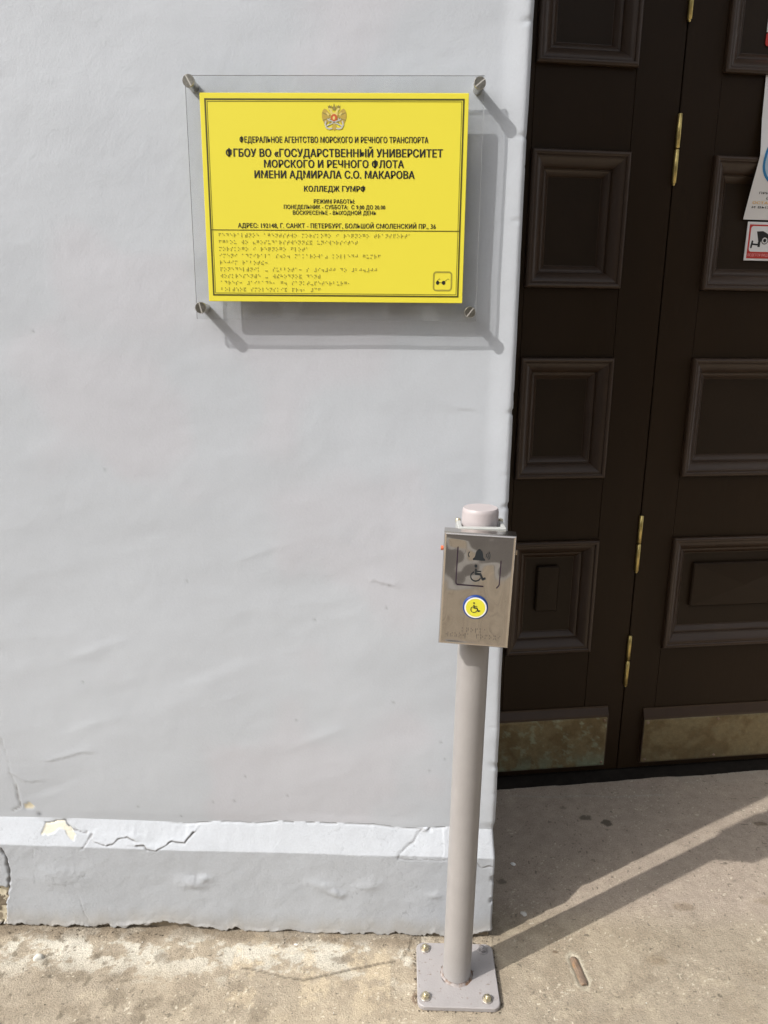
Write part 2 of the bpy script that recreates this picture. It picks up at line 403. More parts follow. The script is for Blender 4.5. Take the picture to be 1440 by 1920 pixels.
# ---- wall ----------------------------------------------------------------
wall = thing('painted_wall','light grey painted plaster wall with a peeling sloped plinth, left of the brown door','wall',(0,0,0))
XE=.4905
def xe_at(z): return .4895+.0060*sstep(.95,.25,z)
_GX=[-9,-.47,-.40,-.30,-.20,-.0984,-.0462,.0058,.0368,.0784,.1197,.1816,.264,.3053,.3567,.4027,.45,.50]
_GZ=[.2400,.2410,.2420,.2412,.2400,.2381,.2430,.2444,.2417,.2475,.2463,.2456,.2454,.2394,.2384,.2432,.2400,.2385]
def ztop(x): return np.interp(x,_GX,_GZ)-.002+(vn(x,x*0,.013,450)-.5)*.0014*sstep(-.2,-.05,x)
def zfold(x): return .1868+.0050*sstep(-.1,-.46,x)-.0025*sstep(.2,.5,x)+(fbm(x,x*0,.06,250,3)-.5)*.003
C_WALL=np.array([.452,.480,.522])
CR=dict(
 patch=[(-0.3751,0.2299),(-0.3394,0.2344),(-0.3298,0.2264),(-0.3124,0.2126),(-0.3156,0.2006),(-0.3218,0.2016),(-0.3348,0.2179),(-0.3448,0.2212),(-0.3573,0.2114),(-0.3816,0.2083)],
 A=[(-0.3751,0.2299),(-0.3363,0.2345),(-0.3221,0.2195),(-0.2913,0.2156)], B=[(-0.2814,0.2111),(-0.2897,0.1989),(-0.2992,0.1866)],
 C=[(-0.2741,0.1993),(-0.2517,0.1927),(-0.2388,0.1979),(-0.232,0.2053),(-0.2142,0.2069),(-0.1988,0.205)],
 D=[(-0.1923,0.1944),(-0.1787,0.1948),(-0.174,0.1877),(-0.1534,0.1859),(-0.1263,0.2034),(-0.1007,0.1993),(-0.0841,0.2188)],
 E=[(-0.425,0.3121),(-0.4245,0.2887),(-0.4192,0.2712),(-0.4222,0.2628),(-0.4401,0.2528)], E0=[(-0.4395,0.4092),(-0.437,0.3696),(-0.4327,0.3351),(-0.425,0.3121)],
 dot=[(-0.4143,0.2677),(-0.4025,0.2704),(-0.397,0.2635),(-0.4018,0.2574),(-0.4134,0.2571)],
 F=[(-0.4588,0.1821),(-0.449,0.1582),(-0.4479,0.1215),(-0.4554,0.0941),(-0.4591,0.0715)],
 Fh=[(-0.50,0.099),(-0.4575,0.094),(-0.4558,0.0716),(-0.4648,0.0588),(-0.4659,0.0102),(-0.50,0.004)],
 G=[(-0.0984,0.2381),(-0.0462,0.243),(0.0058,0.2444),(0.0368,0.2417),(0.0784,0.2475),(0.1197,0.2463),(0.1816,0.2456),(0.264,0.2454),(0.3053,0.2394),(0.3567,0.2384),(0.4027,0.2432)],
 H=[(0.3612,0.2428),(0.3415,0.2104),(0.3163,0.1919),(0.3113,0.1798),(0.337,0.1781),(0.4035,0.1788)],
 I=[(0.4629,0.1769),(0.4737,0.164),(0.4961,0.1671)],
 J=[(-0.352,0.3659),(-0.3206,0.3723),(-0.3046,0.3796),(-0.2788,0.3825)], K=[(-0.4327,0.3351),(-0.4088,0.3172),(-0.3774,0.3203)],
 L=[(-0.3957,0.1839),(-0.3964,0.1475),(-0.3996,0.0982)], Mm=[(-0.3152,0.0696),(-0.3097,0.0358),(-0.294,0.007)],
 N=[(-0.2294,0.009),(-0.1699,0.0173),(-0.1003,0.0195),(-0.0832,0.0009)],
 sc=[(0.2615,0.7358),(0.2804,0.7322),(0.2975,0.7265)], sc2=[(0.4065,1.0379),(0.4242,1.0381)])
def wobble(X,Z,s,a,seed):
    return X+(fbm(X,Z,s,seed,2)-.5)*a, Z+(fbm(X,Z,s,seed+5,2)-.5)*a
def wall_relief(X,Z):
    """outward relief in metres and colour, on the upper wall"""
    h=(fbm(X,Z,.32,200,3)-.5)*.0050+(fbm(X*.7+Z*.5,Z*1.6-X*.35,.11,205,3)-.5)*.0014+(fbm(X,Z,.03,210,3)-.5)*.0005
    # long diagonal trowel sweeps
    h+=(np.abs(fbm(X*.55+Z*.2,Z*1.7-X*.55,.16,216,2)-.5))*-.0016*sstep(1.1,.7,Z)
    h+=sstep(XE-.045,XE,X)*.0042
    c=np.ones(X.shape+(3,))*C_WALL
    t=fbm(X,Z,.5,220,3); c*= (1+(t-.5)*.07+(fbm(X*.6,Z*1.5,.09,222,4)-.5)*.05)[...,None]
    pk=sstep(.52,.68,fbm(X,Z,.22,226,3))[...,None]; c=c*(1-pk)+c*np.array([1.02,.985,.985])*pk
    dirt=sstep(.42,.24,Z)*fbm(X,Z,.15,230,4); c*=(1-dirt*.10)[...,None]
    Xw,Zw=wobble(X,Z,.02,.006,235)
    def crack(pts,w,dep,lift,dark=.5):
        nonlocal h,c
        d,s=seg_dist(Xw,Zw,pts)
        h-=np.exp(-(d/w)**2)*dep; h+=np.exp(-(d/(w*6)))*(s>0)*lift
        f=np.exp(-(d/w)**2)*dark; c=c*(1-f[...,None])+np.array([.16,.15,.14])*f[...,None]
    crack(CR['E'],.0017,.002,.0008,.75); crack(CR['E0'],.0011,.0008,.0002,.22); crack(CR['K'],.0016,.0004,.0010,.10)
    crack(CR['J'],.0014,.0004,.0014,.12); crack(CR['sc'],.0012,.0004,.0012,.15); crack(CR['sc2'],.0014,.0002,.001,.0)
    m=in_poly(Xw,Zw,CR['dot']); h-=m*.0015; c[m]=(.58,.53,.40)
    d=np.hypot((X+.3868)/.005,(Z-.2465)/.004); h-=np.exp(-d*d)*.003; c=c*(1-.6*np.exp(-d*d)[...,None])
    for (bx,bz,r,a) in ((-.2668,.4415,.035,.0010),(-.02,.55,.04,.0011),(-.245,.595,.03,.0012),(-.08,.50,.05,.0012),(.16,.425,.03,.0007),(-.36,.305,.03,-.0008),(.05,.78,.02,.0006)):
        d=np.hypot((X-bx)/(r*1.6),(Z-bz-(X-bx)*.4)/(r*.35)); h+=np.exp(-d*d)*a*.65
    for (bx,bz) in ((-.0443,.2832),(-.1901,.2689),(-.0029,.2855),(-.1082,.2497),(.2899,.7284),(.2856,.6861),(.1566,.6603),(-.30,1.16),(-.275,.53),(.02,.34),(.10,.30),(.39,.42),(.37,.36),(.398,.385),(-.07,.73),(.42,.30),(.44,.54),(.30,.50),(.12,.46),(-.42,.86),(-.2,.93)):
        d=np.hypot(X-bx,Z-bz)/.0022; f=np.exp(-d*d); h-=f*.0007; c*=(1-.35*f)[...,None]
    return h,c
def build_upper():
    st=.0032
    xs=np.arange(-.62,XE-.006,st); zs0=np.linspace(0,1,int(1.40/st))
    # profile columns: flat, then rounded arris, then the reveal going back
    cols=[(x,0,0,0.0) for x in xs]; r=.006
    for k in range(1,9):
        a=k/8*math.pi/2; cols.append((XE-r+r*math.sin(a), r-r*math.cos(a), a, 1.0))
    for y in list(np.arange(.012,.06,.004))+list(np.arange(.07,.49,.02)): cols.append((XE,y,math.pi/2,1.0))
    cx=np.array([c[0] for c in cols]); cy=np.array([c[1] for c in cols]); ca=np.array([c[2] for c in cols])
    X=np.repeat(cx[:,None],len(zs0),1); Y0=np.repeat(cy[:,None],len(zs0),1); A=np.repeat(ca[:,None],len(zs0),1)
    zt=ztop(X); Z=zt+(1.72-zt)*zs0[None,:]
    S=X+Y0*1.0
    h,c=wall_relief(S,Z)
    nick=sstep(.70,.80,fbm(Z,Z*0+S*.3,.02,240,2))*sstep(.02,.0,np.abs(S-XE))*.0022; h=h-nick
    fade=sstep(0,.02,Z-zt)*sstep(1.72,1.66,Z)
    fx=sstep(-.62,-.56,X); h=h*fade*fx
    h=np.where(Y0>.012,h*.3+.0042*0,h)
    sh=(xe_at(Z)-XE)*sstep(.40,XE-.004,X); P=np.stack([X+sh+np.sin(A)*h, Y0-np.cos(A)*h, Z],-1)
    o=grid_mesh('plaster_face',P,c,'wall',wall,flip=True)
build_upper()
def build_plinth():
    st=.0017
    xs=np.arange(-.62,.494,st)
    n1=int(.185/st); n2=int(.054/st)
    tz=np.concatenate([np.linspace(0,.186,n1),np.linspace(.186,1,n2)[1:]*1.0])
    isl=np.concatenate([np.zeros(n1),np.linspace(0,1,n2)[1:]])
    cols=[(x,0,0) for x in xs]; r=.0055; PE=.4995
    for k in range(0,9):
        a=k/8*math.pi/2; cols.append((PE-r+r*math.sin(a), r-r*math.cos(a), a))
    for y in list(np.arange(.008,.06,.0035))+list(np.arange(.07,.50,.02)): cols.append((PE,y,math.pi/2))
    cx=np.array([c[0] for c in cols]); cy=np.array([c[1] for c in cols]); ca=np.array([c[2] for c in cols])
    X=np.repeat(cx[:,None],len(tz),1); Y0=np.repeat(cy[:,None],len(tz),1); A=np.repeat(ca[:,None],len(tz),1)
    T=np.repeat(isl[None,:],len(cols),0)
    zt=ztop(X); zl=zfold(X)
    # sharp fold between vertical face and slope
    Zf=np.repeat(np.linspace(-.012,1,n1)[None,:],len(cols),0)
    Z=np.empty(X.shape); Z[:,:n1]=-.012+(zl[:,:n1]+.012)*np.linspace(0,1,n1)[None,:]
    Z[:,n1:]=zl[:,n1:]+(zt[:,n1:]-zl[:,n1:])*T[:,n1:]
    prot=.020*(1-T); prx=.0045*(T)   # slope pulls back from face and from the reveal side
    S=X+Y0
    h=(fbm(S,Z,.13,260,3)-.5)*.004+(fbm(S,Z,.022,265,4)-.5)*.0011
    h*= (1-.6*T)
    c=np.ones(X.shape+(3,))*C_WALL; c=c*(np.where(T>0,1.07,.88))[...,None]  # sunlit contrast put into the colour: slope lighter, grimy face darker
    t=fbm(S,Z,.2,270,4); c*=(1+(t-.5)*.05)[...,None]
    Xw,Zw=wobble(S,Z,.014,.005,275)
    wv=.30+1.5*vn(S,Z,.009,460)
    # hairline crazing of the old paint, only in patches
    hn=fbm(S,Z,.06,470,4,.6); hl=np.exp(-((hn-.5)/.0035)**2)*sstep(.52,.62,fbm(S,Z,.12,476,3)); h-=hl*.0004; c=c*(1-.16*hl[...,None])
    def crack(pts,w,dep,lift,dark=.6):
        nonlocal h,c
        d,s=seg_dist(Xw,Zw,pts); d=d/wv
        w=w*.85; h-=np.exp(-(d/w)**2)*dep; h+=np.exp(-(d/(w*5)))*(s>0)*lift
        f=np.exp(-(d/w)**2)*dark; c=c*(1-f[...,None])+np.array([.10,.09,.08])*f[...,None]
    for k,w,dep,l,dk in (('A',.0016,.002,-.0016,.7),('B',.0018,.002,.0008,.65),('C',.0017,.0022,.0022,.7),('D',.0020,.0026,.0024,.75),('F',.0026,.005,.001,.85),
                         ('H',.0012,.0013,-.0006,.45),('I',.0014,.0016,.0006,.5),('L',.0010,.0006,.0002,.14),('Mm',.0012,.0008,.0003,.2),('N',.0012,.0008,.0018,.18)):
        crack(CR[k],w,dep,l,dk)
    gx=np.exp(-((Z-(zt-.0022))/.0012)**2)*sstep(-.16,-.09,S)*sstep(.30,.55,vn(S,S*0,.014,455)+.15)*(S<.405)
    h-=gx*.0022; c=c*(1-.55*gx[...,None])+np.array([.13,.12,.11])*.55*gx[...,None]
    # peeled areas
    m=in_poly(Xw,Zw,CR['patch']); h-=m*.0016; c[m]=(.62,.60,.51)
    ph=in_poly(Xw+.004,Zw-.002,CR['H']+[(.4035,.236),(.39,.243)]); h-=ph*.0008; c[ph]*=1.05
    mh=in_poly(Xw,Zw,CR['Fh']); cc=fbm(S,Z,.012,280,4)
    h-=mh*(.006+.004*cc); col=np.where((cc>.54)[...,None],np.array([.55,.50,.38]),np.array([.17,.14,.10])); c[mh]=col[mh]
    for (bx,bz,r,a) in ((-.0793,.1138,.018,.0028),(-.0629,.1266,.011,.0026),(-.100,.116,.015,.0015),(.1738,.1127,.016,.0026),(.1977,.0974,.010,.0030),(.150,.122,.012,.0016),(.186,.105,.007,.0022),(-.3524,.1243,.03,.0024),(.2654,.124,.016,.0014),(.3851,.0994,.011,.0018),(.25,.115,.012,.0012),(.02,.06,.02,.0008)):
        d=np.hypot((S-bx)/(r*1.25),(Z-bz)/(r*.75))+(fbm(S,Z,.01,285,2)-.5)*.5; h+=np.exp(-np.maximum(d,0)**2)*a
    d=np.hypot((S-.3611)/.010,(Z-.237)/.006); h+=np.exp(-d*d)*.005; d=np.hypot((S-.373)/.004,(Z-.234)/.004); h-=np.exp(-d*d)*.003
    # broken bottom edge
    zb=.0020+.020*np.abs(fbm(S,S*0,.045,290,5,.65)-.5)*2
    zb=zb+.017*np.exp(-((S+.135)/.055)**2)*(.5+fbm(S,S*0,.02,295,2))+.016*sstep(.455,.49,S)*(S<.53)
    low=sstep(.0012,-.0012,Z-zb); h-=low*.009
    lip=np.exp(-np.abs(Z-zb-.004)/.004)*(fbm(S,Z,.04,297,2)>.5)*.0016; h+=lip*(1-low)
    cb=fbm(S,Z,.01,299,3)[...,None]
    c=c*(1-low[...,None])+(np.array([.14,.11,.075])*(1-cb)+np.array([.34,.29,.22])*cb)*low[...,None]
    grime=sstep(.05,.0,Z-zb)*(.25+fbm(S,Z,.03,300,4)); c=c*(1-.50*grime[...,None])+np.array([.33,.28,.20])*.50*grime[...,None]
    corner=sstep(.012,.0,np.abs(S-PE)); ch=sstep(.55,.72,fbm(Z,S*.4,.022,305,3))*corner; h-=ch*.0045
    chm=(ch>.75)&(fbm(S,Z,.03,307,2)>.55); c[chm]=(.66,.62,.52)
    top=sstep(1.0,.93,T); h=h*np.where(gx>.05,1,top); h=h*sstep(-.62,-.56,X)
    px=PE-prx; 
    Px=np.where(X>PE-.007, X-prx*1.0, X)+np.sin(A)*h
    # keep flat columns from folding past the shifted corner
    lim=(PE-r)-prx
    flat=A==0
    Px=np.where(flat, np.where(X>.46,.46+(X-.46)*(lim-.46)/((PE-r)-.46),X), Px)
    Py=Y0-prot-np.cos(A)*h
    P=np.stack([Px,Py,Z],-1)
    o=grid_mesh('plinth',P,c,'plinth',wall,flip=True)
build_plinth()
# plain continuations outside the close-up, and everything above
b=MB()
b.box(-9,-.62,0.0,.6,.247,7.0); b.box(-.62,XE-.0,.0,.6,1.72,7.0)
b.box(XE,3.2,0.0,.6,4.2,7.0)
b.build('upper_wall','wall_far',wall)
MB().box(-9,-.62,-.020,.6,-.02,.247).build('plinth','wall_far',wall)
wr = thing('painted_wall','grey wall on the far side of the doorway, outside the photo','wall',(2.62,0,0))
MB().box(0,6,0,.9,.2,7).build('plaster_face','wall_far',wr); MB().box(-.008,6,-.02,.9,-.02,.2).build('plinth','wall_far',wr)
# soffit behind the lintel keeps the lobby closed
b=MB(); b.box(.30,3.2,.6,1.4,4.15,4.3); b.build('soffit','wall_far',wall)

# unseen building added behind the camera, blocking low sky light from wall and door
ob = thing('unseen_sky_blocker','plain building added across the street, unseen, to block low sky light','building',(0,-12,0))
fb=MB(); nb=11; ww=1.3
zb_=[(-.2,1.2),(3.0,4.4),(5.8,6.6)]
for a,b_ in zb_: fb.box(-33,33,-.5,0,a,b_)
for k in range(nb+1):
    xa=-33 if k==0 else -33+6*k-3+ww/2+0; xb=33 if k==nb else -33+6*(k+1)-3-ww/2
    for z0_,z1_ in ((1.2,3.0),(4.4,5.8)): fb.box(xa,xb,-.5,0,z0_,z1_)
fb.box(-33.3,33.3,-8,.35,6.6,6.9); fb.build('facade','facade',ob)
for k in range(nb):
    xc=-33+6*(k+1)-3
    for z0_,z1_ in ((1.2,3.0),(4.4,5.8)):
        w_=MB(); w_.box(xc-ww/2,xc+ww/2,-.22,-.18,z0_,z1_); wo_=w_.build('window','dark_glass',ob)
        m_=MB(); m_.box(xc-.04,xc+.04,-.178,-.13,z0_,z1_); m_.box(xc-ww/2,xc+ww/2,-.176,-.135,z1_-.65,z1_-.57); m_.build('frame','paper',wo_)

# ================================================================ DOOR
ANG=R(8.65)
def strip_profile(mb, x0,x1,z0,z1, prof, mi=0):
    """sweep (inset, height-out) profile round a rectangle with mitred corners; y = -height"""
    for (d0,h0),(d1,h1) in zip(prof[:-1],prof[1:]):
        a=[(x0+d0,-h0,z0+d0),(x1-d0,-h0,z0+d0),(x1-d0,-h0,z1-d0),(x0+d0,-h0,z1-d0)]
        c=[(x0+d1,-h1,z0+d1),(x1-d1,-h1,z0+d1),(x1-d1,-h1,z1-d1),(x0+d1,-h1,z1-d1)]
        for i in range(4):
            j=(i+1)%4; mb.add([a[i],a[j],c[j],c[i]],[(0,1,2,3)],mi)
ogee=[(0,-.004),(0,.0085),(.0008,.0108),(.0028,.0130),(.0055,.0138),(.0085,.0130),(.0105,.0110),(.0112,.0088),(.0140,.0086),
      (.0165,.0078),(.0200,.0058),(.0240,.0026),(.0280,-.0012),(.0315,-.0052),(.0340,-.0090),(.0346,-.0128),(.0375,-.0132),(.0405,-.0150),(.0440,-.0182),(.0475,-.0220),(.0495,-.0250),(.0520,-.0253)]
def panel_set(parent,x0,x1,z0,z1,raised=None,pyr=False):
    mb=MB(); strip_profile(mb,x0,x1,z0,z1,ogee); mo=mb.build('panel_moulding','mould',parent,recalc=False)
    mb=MB(); mb.box(x0+.040,x1-.040,.0251,.035,z0+.040,z1-.040); p=mb.build('panel','door_panel',parent)
    if raised:
        a0,a1,c0,c1=raised; mb=MB()
        mb.box(a0,a1,.013,.0262,c0,c1,bev=.0028)
        ap=.0075 if pyr else .003; mx,mz=(a0+a1)/2,(c0+c1)/2
        rl=(c1-c0)/2*.85 if pyr else .01
        e=.0030
        v=[(a0+e,.0129,c0+e),(a1-e,.0129,c0+e),(a1-e,.0129,c1-e),(a0+e,.0129,c1-e),(mx,.0129-ap,mz)]
        mb.add(v,[(0,1,4),(1,2,4),(2,3,4),(3,0,4)])
        mb.build('raised_centre','door_panel',p)
def leaf_frame(parent,x0,x1,pz,px0,px1,top):
    # stiles and rails as separate boards with fine joints
    MB().box(x0,px0,0,.045,.022,top,bev=.0011).build('stile','door',parent)
    MB().box(px1,x1,0,.045,.022,top,bev=.0011).build('stile','door',parent)
    prev=.022
    for (a,b_) in pz+[(top,top)]:
        if a-prev>.01: MB().box(px0+.0004,px1-.0004,.0004,.044,prev,a,bev=.0009).build('rail','door',parent)
        prev=b_
def kick(parent,x0,x1,z0,zk,z1,screws,seed,green):
    mb=MB(); th=.013
    prof=[(z0,0),(z0,th),(zk,th),(zk+.004,th),(z1-.004,.004),(z1,.003),(z1,0)]
    v=[(x,-h,z) for x in (x0,x1) for z,h in prof]; n=len(prof)
    mb.add(v,[(i,i+1,i+1+n,i+n) for i in range(n-1)]+[tuple(range(n)),tuple(range(2*n-1,n-1,-1))])
    bd=mb.build('kick_board','mould',parent)
    # dented brass sheet with tarnish
    xs=np.linspace(x0+.001,x1-.002,90); zs=np.linspace(z0+.001,zk-.001,40); X,Z=np.meshgrid(xs,zs,indexing='ij')
    h=(fbm(X,Z,.06,seed,2)-.5)*.0022
    Y=-(th+.0022)-h
    ed=np.minimum.reduce([X-xs[0],xs[-1]-X,Z-zs[0],zs[-1]-Z]); Y=np.where(ed<1e-6,-th+.0005,Y)
    c=np.ones(X.shape+(3,))*np.array([.19,.155,.085]); t=fbm(X,Z,.05,seed+3,5,.62)
    f=sstep(.45,.62,t)[...,None]; c=c*(1-f)+np.array([.145,.110,.055])*f
    t2=fbm(X,Z,.022,seed+8,5,.75); f=(sstep(.50,.72,t2)*green*.8)[...,None]; c=c*(1-f)+np.array([.27,.31,.22])*f
    low=(sstep(z0+.055,z0+.005,Z)*green*sstep(.35,.55,fbm(X*2.5,Z,.04,seed+12,4)))[...,None]; c=c*(1-low*.75)+np.array([.21,.26,.19])*low*.75
    kp=grid_mesh('kick_plate',np.stack([X,Y,Z],-1),c,'patina',parent,flip=True)
    for sx,sz in screws:
        MB().lathe([(.0042,.0),(.0036,-.0010),(.0015,-.0018)],12,'y',(sx,-(th+.0025),sz)).build('screw','rust',kp)
def hinge(parent,x,z0,z1):
    zm=(z0+z1)/2; r=.0054
    def knuckle(a,b_):
        return MB().lathe([(r*.55,a),(r,a+.0015),(r,b_-.0015),(r*.55,b_)],18,'z',(x,-.0042,0))
    hmb=knuckle(z0,zm-.0006)
    ho=hmb.build('hinge','brass',parent)
    k=knuckle(zm+.0006,z1); k.build('knuckle','brass',ho)
    MB().lathe([(.0018,z0-.004),(.0036,z0-.002),(.003,z0-.0001)],12,'z',(x,-.0042,0)).build('finial','brass',ho)
PZ=[(.372,.668),(.8245,1.108),(1.2615,1.5465),(1.711,2.22)]
TOP=2.5
dl = thing('door','narrow fixed leaf of the dark brown panelled door, next to the grey wall','door leaf',(.572,.495,0),(0,0,ANG))
leaf_frame(dl,-.09,.3322,PZ,.005,.2283,TOP)
for i,(a,b_) in enumerate(PZ): panel_set(dl,.005,.2283,a,b_,(.083,.140,.478,.597) if i==0 else None)
kick(dl,-.085,.2915,.043,.188,.213,[(.280,.178),(.280,.055)],310,1.0)
dr = thing('door','wide leaf of the dark brown panelled door, carrying the paper notices and brass hinges','door leaf',(.572,.495,0),(0,0,ANG))
leaf_frame(dr,.3350,.945,PZ,.4235,.8575,TOP)
for i,(a,b_) in enumerate(PZ): panel_set(dr,.4235,.8575,a,b_,(.4985,.7845,.475,.593) if i==0 else None,True)
kick(dr,.3912,.889,.043,.172,.1995,[(.402,.163),(.402,.054),(.600,.163),(.600,.054),(.80,.163)],340,.12)
for a,b_ in ((1.807,1.95),(1.486,1.628),(.583,.728),(.270,.410)): hinge(dr,.3336,a,b_)
d3 = thing('door','second wide leaf of the brown door, mostly beyond the right edge of the photo','door leaf',(.572,.495,0),(0,0,ANG))
leaf_frame(d3,.948,2.10,PZ,1.0365,2.0,TOP)
for i,(a,b_) in enumerate(PZ): panel_set(d3,1.0365,2.0,a,b_)
# frame head and threshold
fr = bpy.data.objects.new('doorway',None); COL.objects.link(fr); fr.location=(.572,.495,0); fr.rotation_euler=(0,0,ANG); fr['kind']='structure'
MB().box(-.12,2.3,-.02,.12,TOP+.003,4.6).build('head','door',fr)
mb=MB(); rr=random.Random(4)
n=120; top=[];
for i in range(n+1):
    x=-.12+2.3*i/n; top.append((x,-.016-rr.random()*.003))
v=[]; 
for x,y in top: v+=[(x,y-.006,-.001),(x,y,.010+rr.random()*.0015),(x,-.002,.0195),(x,.05,.0200)]
f=[]
for i in range(n):
    for k in range(3): f.append((i*4+k,i*4+4+k,i*4+5+k,i*4+1+k))
mb.add(v,f); mb.build('threshold','thresh',fr)
MB().box(-.10,2.3,.05,.06,0,4.6).build('backing','door',fr)

# ================================================================ LETTERING
def _font_dims():
    c=bpy.data.curves.new('m','FONT'); c.body='Н'; o=bpy.data.objects.new('m',c); COL.objects.link(o)
    bpy.context.view_layer.update(); me=o.to_mesh(); z=[v.co.y for v in me.vertices]; r=(min(z),max(z)); o.to_mesh_clear()
    bpy.data.objects.remove(o); return r
CAP0,CAP1=_font_dims()
def lettering(name, body, x0, x1, z0, z1, y, material, parent, bold=.022, align=None, label=None):
    c=bpy.data.curves.new('txt','FONT'); c.body=body; c.resolution_u=2; c.space_character=1.05
    o=bpy.data.objects.new('txt',c); COL.objects.link(o); bpy.context.view_layer.update()
    me=o.to_mesh(); n=len(me.vertices); co=np.empty(n*3); me.vertices.foreach_get('co',co); co=co.reshape(-1,3)
    faces=[list(p.vertices) for p in me.polygons]; o.to_mesh_clear(); bpy.data.objects.remove(o); bpy.data.curves.remove(c)
    zz=z0+(co[:,1]-CAP0)/(CAP1-CAP0)*(z1-z0)
    mn,mx_=co[:,0].min(),co[:,0].max()
    if x1 is None: xx=x0+(co[:,0]-mn)*(z1-z0)/(CAP1-CAP0)
    else: xx=x0+(co[:,0]-mn)/(mx_-mn)*(x1-x0)
    w=bold*(z1-z0)/(CAP1-CAP0)*1.05; mb=MB()
    for k,(dx,dz) in enumerate(((-w,-w*.2),(w,-w*.2),(-w,w*.2),(w,w*.2),(0,0))): mb.add(np.stack([xx+dx,np.full(n,y-.00002*k),zz+dz],-1),faces)
    t=mb.build(name,material,parent,recalc=False)
    if label: t['label']=label
    return t
BR={'а':'1','б':'12','в':'2456','г':'1245','д':'145','е':'15','ё':'16','ж':'245','з':'1356','и':'24','й':'12346','к':'13','л':'123','м':'134','н':'1345','о':'135','п':'1234','р':'1235','с':'234','т':'2345','у':'136','ф':'124','х':'125','ц':'14','ч':'12345','ш':'156','щ':'1346','ъ':'12356','ы':'2346','ь':'23456','э':'246','ю':'1256','я':'1246',
    '.':'256',',':'2',':':'25','-':'36','«':'236','»':'356','#':'3456','A':'1','B':'12','C':'14','D':'145','E':'15','F':'124','G':'1245','H':'125','I':'24','J':'245',' ':''}
def braille(mb, text, x0, ztop_, pitch, dot, y, r=.00075, hgt=.0004):
    for i,ch in enumerate(text):
        for d in BR[ch]:
            k=int(d)-1; x=x0+i*pitch+(k//3)*dot; z=ztop_-(k%3)*dot
            ring=[(x+r*math.cos(a*math.pi/3),y,z+r*math.sin(a*math.pi/3)) for a in range(6)]
            ring2=[(x+.6*r*math.cos(a*math.pi/3),y-hgt,z+.6*r*math.sin(a*math.pi/3)) for a in range(6)]
            mb.add(ring+ring2,[(a,(a+1)%6,(a+1)%6+6,a+6) for a in range(6)]+[(6,7,8,9,10,11)])
def frame_poly(mb,x0,x1,z0,z1,t,y,rad=0.0,mi=0,seg=6):
    def loop(a0,a1,c0,c1,r):
        if r<=0: return [(a0,c0),(a1,c0),(a1,c1),(a0,c1)]
        out=[]
        for cx,cz,s in ((a1-r,c0+r,-90),(a1-r,c1-r,0),(a0+r,c1-r,90),(a0+r,c0+r,180)):
            for k in range(seg+1): 
                an=R(s+90*k/seg); out.append((cx+r*math.cos(an),cz+r*math.sin(an)))
        return out
    A=loop(x0,x1,z0,z1,rad); B=loop(x0+t,x1-t,z0+t,z1-t,max(rad-t,1e-4) if rad>0 else 0); n=len(A)
    mb.add([(a,y,b_) for a,b_ in A]+[(a,y,b_) for a,b_ in B],[(i,(i+1)%n,(i+1)%n+n,i+n) for i in range(n)],mi)
def disc(mb,cx,cz,r,y,mi=0,seg=32,rz=None,r0=0.0,a0=0,a1=360):
    rz=rz or r
    full=(a1-a0)==360; m=seg+(0 if full else 1)
    P=[(cx+r*math.cos(R(a0+(a1-a0)*k/seg)),y,cz+rz*math.sin(R(a0+(a1-a0)*k/seg))) for k in range(m)]
    if r0<=0: mb.add(P,[tuple(range(m))],mi); return
    Q=[(cx+(r0)*math.cos(R(a0+(a1-a0)*k/seg)),y,cz+(r0*rz/r)*math.sin(R(a0+(a1-a0)*k/seg))) for k in range(m)]
    mb.add(P+Q,[(k,(k+1)%m,(k+1)%m+m,k+m) for k in range(m if full else m-1)],mi)
def stroke(mb,pts,w,y,mi=0):
    for (ax,az),(bx,bz) in zip(pts[:-1],pts[1:]):
        dx,dz=bx-ax,bz-az; L=math.hypot(dx,dz); nx,nz=-dz/L*w/2,dx/L*w/2
        mb.add([(ax+nx,y,az+nz),(bx+nx,y,bz+nz),(bx-nx,y,bz-nz),(ax-nx,y,az-nz)],[(0,1,2,3)],mi)
        disc(mb,bx,bz,w/2,y-.00002,mi,10)
    disc(mb,pts[0][0],pts[0][1],w/2,y-.00002,mi,10)
def wheelchair(mb,cx,cz,s,y,mi=0):
    """s = overall height"""
    P=lambda a,b_:(cx+a*s,cz+b_*s)
    disc(mb,*P(-.085,.45),.080*s,y,mi,16)
    stroke(mb,[P(-.08,.235),P(-.07,-.02),P(.20,-.02),P(.34,-.32),P(.46,-.26)],.115*s,y-.00003,mi)
    stroke(mb,[P(-.08,.14),P(.20,.14)],.06*s,y-.00006,mi)
    disc(mb,*P(-.06,-.17),.31*s,y-.00009,mi,28,r0=.25*s,a0=112,a1=345)

